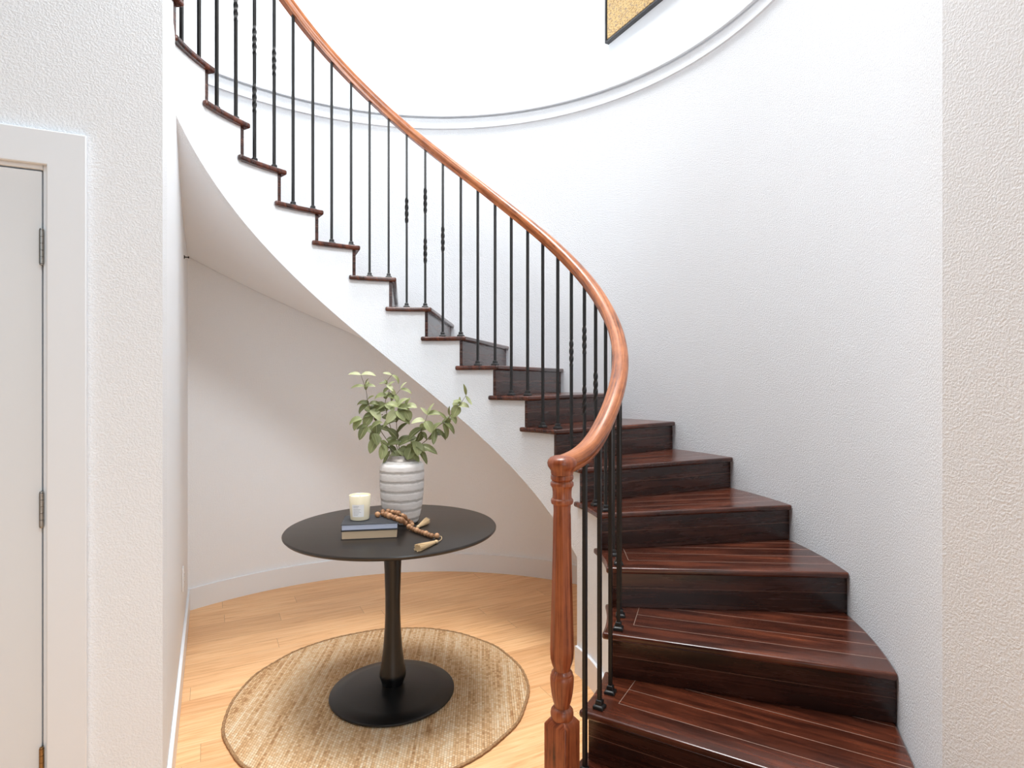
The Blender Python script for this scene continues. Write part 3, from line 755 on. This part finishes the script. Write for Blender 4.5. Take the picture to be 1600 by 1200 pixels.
def branch(name, label, pts, leaves, side=(), seed=0, grp='leafy branches in the white vase'):
    """pts: (u, v, depth offset) along the stem, leaves: (t along stem, screen angle deg, length, width, towards camera, curl, tint)"""
    rnd = random.Random(seed); base = Vector((VC.x, VC.y, vz))
    P = [P2(*p) for p in pts]; sp = smooth_path(P, 8)
    e = empty('leafy_branch', base); tag(e, label, 'branch', grp)
    bm = bmesh.new(); m_ = len(sp); add_tube(bm, sp, [.0022 - .0013 * i / m_ for i in range(m_)], 6)
    lb_ = bmesh.new(); lb_.verts.layers.float.new('tint')
    lists = [(sp, leaves)]
    for (t0, tw, lv) in side:
        s0_ = sp[int(t0 * (m_ - 1))]; q = smooth_path([s0_] + [P2(*p) for p in tw], 6); add_tube(bm, q, [.0014 - .0006 * i / len(q) for i in range(len(q))], 5); lists.append((q, lv))
    for path_, lv in lists:
        mm = len(path_)
        extra = [(max(.16, t - .05), ad + (70 if i % 2 else -70), ln * .85, wd * .9, tc * .4 - .35, curl, tint * .75) for i, (t, ad, ln, wd, tc, curl, tint) in enumerate(lv) if t < .93 and i % 3 != 1]
        for (t, ad, ln, wd, tc, curl, tint) in lv + extra:
            b_ = path_[min(mm - 1, int(t * (mm - 1)))]; a = math.radians(ad + rnd.uniform(-8, 8)); d = Vector((math.cos(a), -tc, math.sin(a)))
            nrm = Vector((-math.sin(a) * .35 + rnd.uniform(-.2, .2), -.55, .8)); 
            add_leaf(lb_, b_, d, nrm, ln * 1.22 * rnd.uniform(.9, 1.1), wd * 1.32, math.radians(curl), min(1, max(0, tint + rnd.uniform(-.1, .1))))
    obj('stem', bm, M_stem, e, smooth=60); obj('foliage', lb_, M_leaf, e, smooth=180)
K = .00308
branch('leafy_branch', 'tall upright leafy branch at left of the vase, its tip the leftmost high point', [(622, 745, 0), (614, 705, .0), (592, 668, .01), (576, 632, .01), (572, 610, 0), (564, 586, 0)],
       [(1, 165, .050, .020, .2, 40, .95), (1, 25, .060, .022, .3, 60, .9), (.86, 170, .056, .020, .3, 50, .75), (.86, 20, .046, .018, .4, 50, .85), (.86, 75, .04, .018, .6, 20, .5), (.66, 60, .034, .016, .5, 40, .7),
        (.62, 140, .06, .026, .5, 100, .25), (.62, 30, .058, .026, .2, 80, .4), (.60, 205, .062, .030, .3, 60, .55), (.55, 330, .062, .036, .6, 50, .95), (.50, 215, .066, .036, .5, 50, .6), (.45, 285, .060, .034, .6, 40, .3),
        (.5, 160, .06, .03, .1, 80, .5), (.40, 235, .066, .032, .6, 30, .35), (.3, 10, .05, .03, .5, 60, .3)], seed=1)
branch('leafy_branch', 'leafy branch rising behind the middle of the vase with a curling pale tip', [(628, 745, .01), (622, 705, .01), (608, 660, .03), (602, 630, .03), (608, 610, .03), (604, 598, .03), (612, 586, .03)],
       [(1, 150, .04, .016, .3, 20, .95), (1, -20, .05, .018, .2, 90, .75), (.85, 180, .03, .014, .3, 20, .6), (.8, -30, .04, .02, .6, 30, .95), (.72, 200, .03, .018, .3, 40, .5), (.6, 20, .055, .03, .4, 70, .7), (.6, 160, .06, .03, .3, 80, .6),
        (.5, 340, .055, .032, .6, 40, .85), (.5, 200, .06, .034, .6, 40, .55), (.42, 60, .05, .028, .4, 60, .7)],
       side=[(.66, [(616, 618, .02), (626, 608, .01)], [(1, 0, .046, .018, .3, 60, .8), (1, 60, .035, .014, .2, 40, .9), (.6, -60, .035, .02, .6, 30, .6), (.6, 120, .03, .014, .3, 30, .7)])], seed=2)
branch('leafy_branch', 'short full branch drooping over the left rim of the vase', [(618, 745, -.02), (612, 706, -.03), (596, 690, -.045), (580, 672, -.06), (566, 655, -.06)],
       [(1, 175, .06, .032, .4, 70, .5), (1, 215, .062, .034, .5, 50, .6), (.9, 250, .06, .03, .5, 20, .3), (.75, 60, .058, .034, .5, 60, .45), (.7, 300, .056, .034, .6, 20, .4), (.6, 240, .066, .036, .6, 30, .55), (.55, 215, .060, .034, .4, 40, .5),
        (.45, 265, .062, .034, .6, 20, .6), (.4, 45, .06, .034, .4, 70, .3), (.3, 235, .072, .014, .3, 15, .4)], seed=3)
branch('leafy_branch', 'bushy middle branch with broad pale leaves at its top', [(627, 745, -.01), (624, 705, -.02), (620, 670, -.03), (620, 648, -.04), (622, 636, -.04)],
       [(1, 20, .05, .03, .5, 60, .8), (1, 75, .05, .028, .3, 60, .7), (1, 135, .05, .03, .4, 60, .75), (.9, 330, .058, .036, .7, 40, .6), (.85, 215, .058, .036, .7, 40, .9), (.7, 10, .06, .03, .5, 70, .4), (.65, 165, .06, .034, .5, 70, .45),
        (.45, 60, .062, .030, .3, 30, .3), (.4, 115, .062, .030, .3, 30, .25), (.3, 320, .05, .036, .8, 30, .7), (.26, 225, .05, .034, .8, 30, .8)],
       side=[(.75, [(630, 645, -.03), (634, 636, -.03)], [(1, 15, .052, .032, .4, 50, .9), (1, 75, .045, .022, .3, 40, .6), (.8, 320, .055, .034, .6, 40, .55), (.6, 50, .04, .026, .5, 40, .8)])], seed=4)
branch('leafy_branch', 'short branch leaning right of the vase with broad mid green leaves', [(632, 745, -.01), (640, 706, -.03), (652, 684, -.05), (662, 664, -.06), (668, 648, -.06)],
       [(1, 70, .05, .016, .2, 30, .75), (1, 120, .045, .014, .2, 30, .85), (1, 20, .05, .03, .5, 50, .6), (.85, 165, .056, .030, .5, 50, .95), (.85, 320, .06, .036, .7, 30, .6), (.7, 200, .07, .032, .4, 40, .25), (.65, 40, .06, .03, .3, 60, .4), (.5, 190, .074, .036, .3, 40, .2),
        (.45, 300, .062, .042, .7, 30, .7), (.4, 0, .056, .03, .5, 60, .5), (.32, 250, .055, .040, .8, 20, .6)], seed=5)
branch('leafy_branch', 'long thin branch arching far to the right across the white stringer', [(634, 745, 0), (645, 708, -.01), (668, 686, -.02), (682, 668, -.02), (698, 656, -.02), (710, 640, -.02), (720, 630, -.02), (728, 618, -.02)],
       [(1, 75, .055, .016, .1, -50, .6), (1, -60, .052, .016, .3, -30, .55), (.9, 170, .04, .012, .3, 20, .6), (.85, 160, .03, .018, .4, 40, .8), (.82, 250, .05, .036, .5, 20, .65), (.8, 20, .045, .03, .5, 60, .85), (.66, 320, .042, .024, .5, 30, .55), (.64, 105, .04, .014, .3, 20, .5),
        (.58, 120, .056, .014, .3, 30, .4), (.55, 335, .060, .024, .4, 50, .35), (.52, 300, .064, .024, .3, 50, .4), (.42, 270, .07, .022, .3, -30, .35), (.42, 335, .06, .018, .3, 60, .3), (.36, 80, .06, .028, .3, 60, .6), (.22, 350, .085, .030, .4, 35, .4), (.2, 310, .075, .022, .5, 40, .45), (.15, 300, .06, .036, .7, 30, .7)], seed=6)

# ------------------------------------------------------------------ wooden bead garland
gar = empty('bead_garland', (-.46, 2.56, TZ)); tag(gar, 'wooden bead garland with jute tassels draped over the books and table by the vase', 'garland')
M_bead = [wood_mat for wood_mat in ()]
def bead_mat(name, a, b):
    t = NT(name); n = t.noise(t.gen(t.obj(), (40, 40, 160)), 2.0, 4, .6); t.set(color=t.mix(n, lin(a), lin(b)), rough=.55); return t.m
MB1 = bead_mat('walnut_bead', (122, 84, 56), (166, 120, 82)); MB2 = bead_mat('light_wood_bead', (158, 112, 76), (198, 152, 112)); M_jute = simple('jute_twine', (206, 178, 138), .85)
def on_table(u, v, up=0):
    """point of the table plane (raised by `up`) seen at photo pixel u, v"""
    z = TZ + up; d = FPX * (H - z) / (v - Y0); return Vector(((u - 800) / FPX * d, d, z))
def on_book(u, v, up=0):
    z = ZBK + up; d = FPX * (H - z) / (v - Y0); return Vector(((u - 800) / FPX * d, d, z))
ctrl1 = [on_book(590, 804, .012), on_book(599, 803, .012), on_book(608, 806, .012), on_book(617, 809, .012), on_book(624, 812, .008), on_table(631, 815, .04), on_table(638, 822, .018), on_table(646, 827, .012), on_table(655, 830.5, .012), on_table(665, 834, .0115), on_table(675, 838, .010), on_table(683, 839, .008)]
ctrl2 = [on_book(590, 803, .012), on_book(598, 799.5, .012), on_book(608, 799.5, .012), on_book(618, 801, .012), on_book(626, 804, .010), on_table(634, 810, .035), on_table(641, 817, .014), on_table(645, 821, .012)]
bead_pos = []
def lay(ctrl, r_seq):
    sp = smooth_path(ctrl, 30); out = []; i = 0; acc = 0; k = 0; last = sp[0]
    out.append((sp[0], sp[1] - sp[0], r_seq(0))); k = 1; need = r_seq(0) + r_seq(1)
    for a, b in zip(sp, sp[1:]):
        if (b - out[-1][0]).length >= need * .97:
            out.append((b, b - a, r_seq(k))); need = r_seq(k) + r_seq(k + 1); k += 1
    return sp, out
rs1 = lambda k: (.0135, .0115, .015, .0145, .0105)[k % 5] if k < 10 else (.0125, .011, .0115)[k % 3]
rs2 = lambda k: (.0115, .0135, .0105)[k % 3]
sp1, b1 = lay(ctrl1, rs1); sp2, b2 = lay(ctrl2[1:], rs2)
bm = bmesh.new(); add_tube(bm, sp1[::6], .0018, 6); add_tube(bm, sp2[::6], .0018, 6)
obj('cord', bm, M_jute, gar, smooth=60)
placed = []
for i, (p, d, r) in enumerate(b1 + b2):
    if any((p - q).length < (r + s) * .72 for q, s in placed) and i >= len(b1): continue
    placed.append((p, r)); d = d.normalized()
    if p.z < TZ + r + .0004: p = Vector((p.x, p.y, TZ + r + .0004))
    Q = Matrix.Translation(p) @ d.to_track_quat('Z', 'Y').to_matrix().to_4x4()
    bm = bmesh.new(); add_lathe(bm, [(.0018, -r * .86)] + [(r * math.cos(t), r * .92 * math.sin(t)) for t in [(-PI / 2 + .38) + (PI - .76) * j / 8 for j in range(9)]] + [(.0018, r * .86)], 16, M=Q)
    obj('bead', bm, MB1 if i % 3 else MB2, gar, smooth=80)
def tassel(p0, p1, r0, r1, cord):
    ax = (p1 - p0); ln = ax.length; rnd = random.Random(int(ln * 1e5)); q = ax.to_track_quat('Z', 'Y'); ns = 26
    bm = bmesh.new()
    add_lathe(bm, [(0, -.001), (r0 * .8, .001), (r0, .006), (r0 * .8, .014), (r0 * .62, .017), (r0 * .75, .021), ((r0 + r1) / 2.1, ln * .6), (r1 * .9, ln * .97), (0, ln * .96)], 14, M=Matrix.Translation(p0) @ q.to_matrix().to_4x4())
    for i in range(ns):
        a = 2 * PI * i / ns; pts = []
        for t in (.17, .4, .7, 1.0): 
            rr = r0 * .75 + (r1 - r0 * .75) * ((t - .17) / .83); w = a + rnd.uniform(-.15, .15); v = p0 + q @ Vector((rr * math.cos(w), rr * math.sin(w), ln * t * (1 + (rnd.uniform(-.04, .05) if t == 1 else 0)))); v.z = max(v.z, TZ + .0015); pts.append(v)
        add_tube(bm, pts, .0011, 5)
    for v in bm.verts: v.co.z = max(v.co.z, TZ + .0006)
    t = obj('tassel', bm, M_jute, gar, smooth=60)
    bm = bmesh.new(); add_tube(bm, smooth_path(cord, 6), .0016, 6); obj('tassel_cord', bm, M_jute, t, smooth=60)
    bm = bmesh.new(); add_lathe(bm, [(r0 * .66, .0145), (r0 * .80, .0155), (r0 * .80, .0205), (r0 * .7, .0215)], 14, M=Matrix.Translation(p0) @ q.to_matrix().to_4x4())
    obj('binding', bm, simple('jute_binding', (186, 156, 116), .85), t, smooth=60)
tassel(on_table(683, 846, .008), on_table(652, 857, .012), .0085, .0165, [on_table(683, 839, .008), on_table(689, 838, .004), on_table(690, 842, .003), on_table(687, 845, .006), on_table(683, 846, .008)])
tassel(on_table(652, 824, .008), on_table(667, 814, .014), .008, .016, [on_table(640, 828.5, .006), on_table(645, 827, .004), on_table(649, 825.5, .006), on_table(652, 824, .008)])
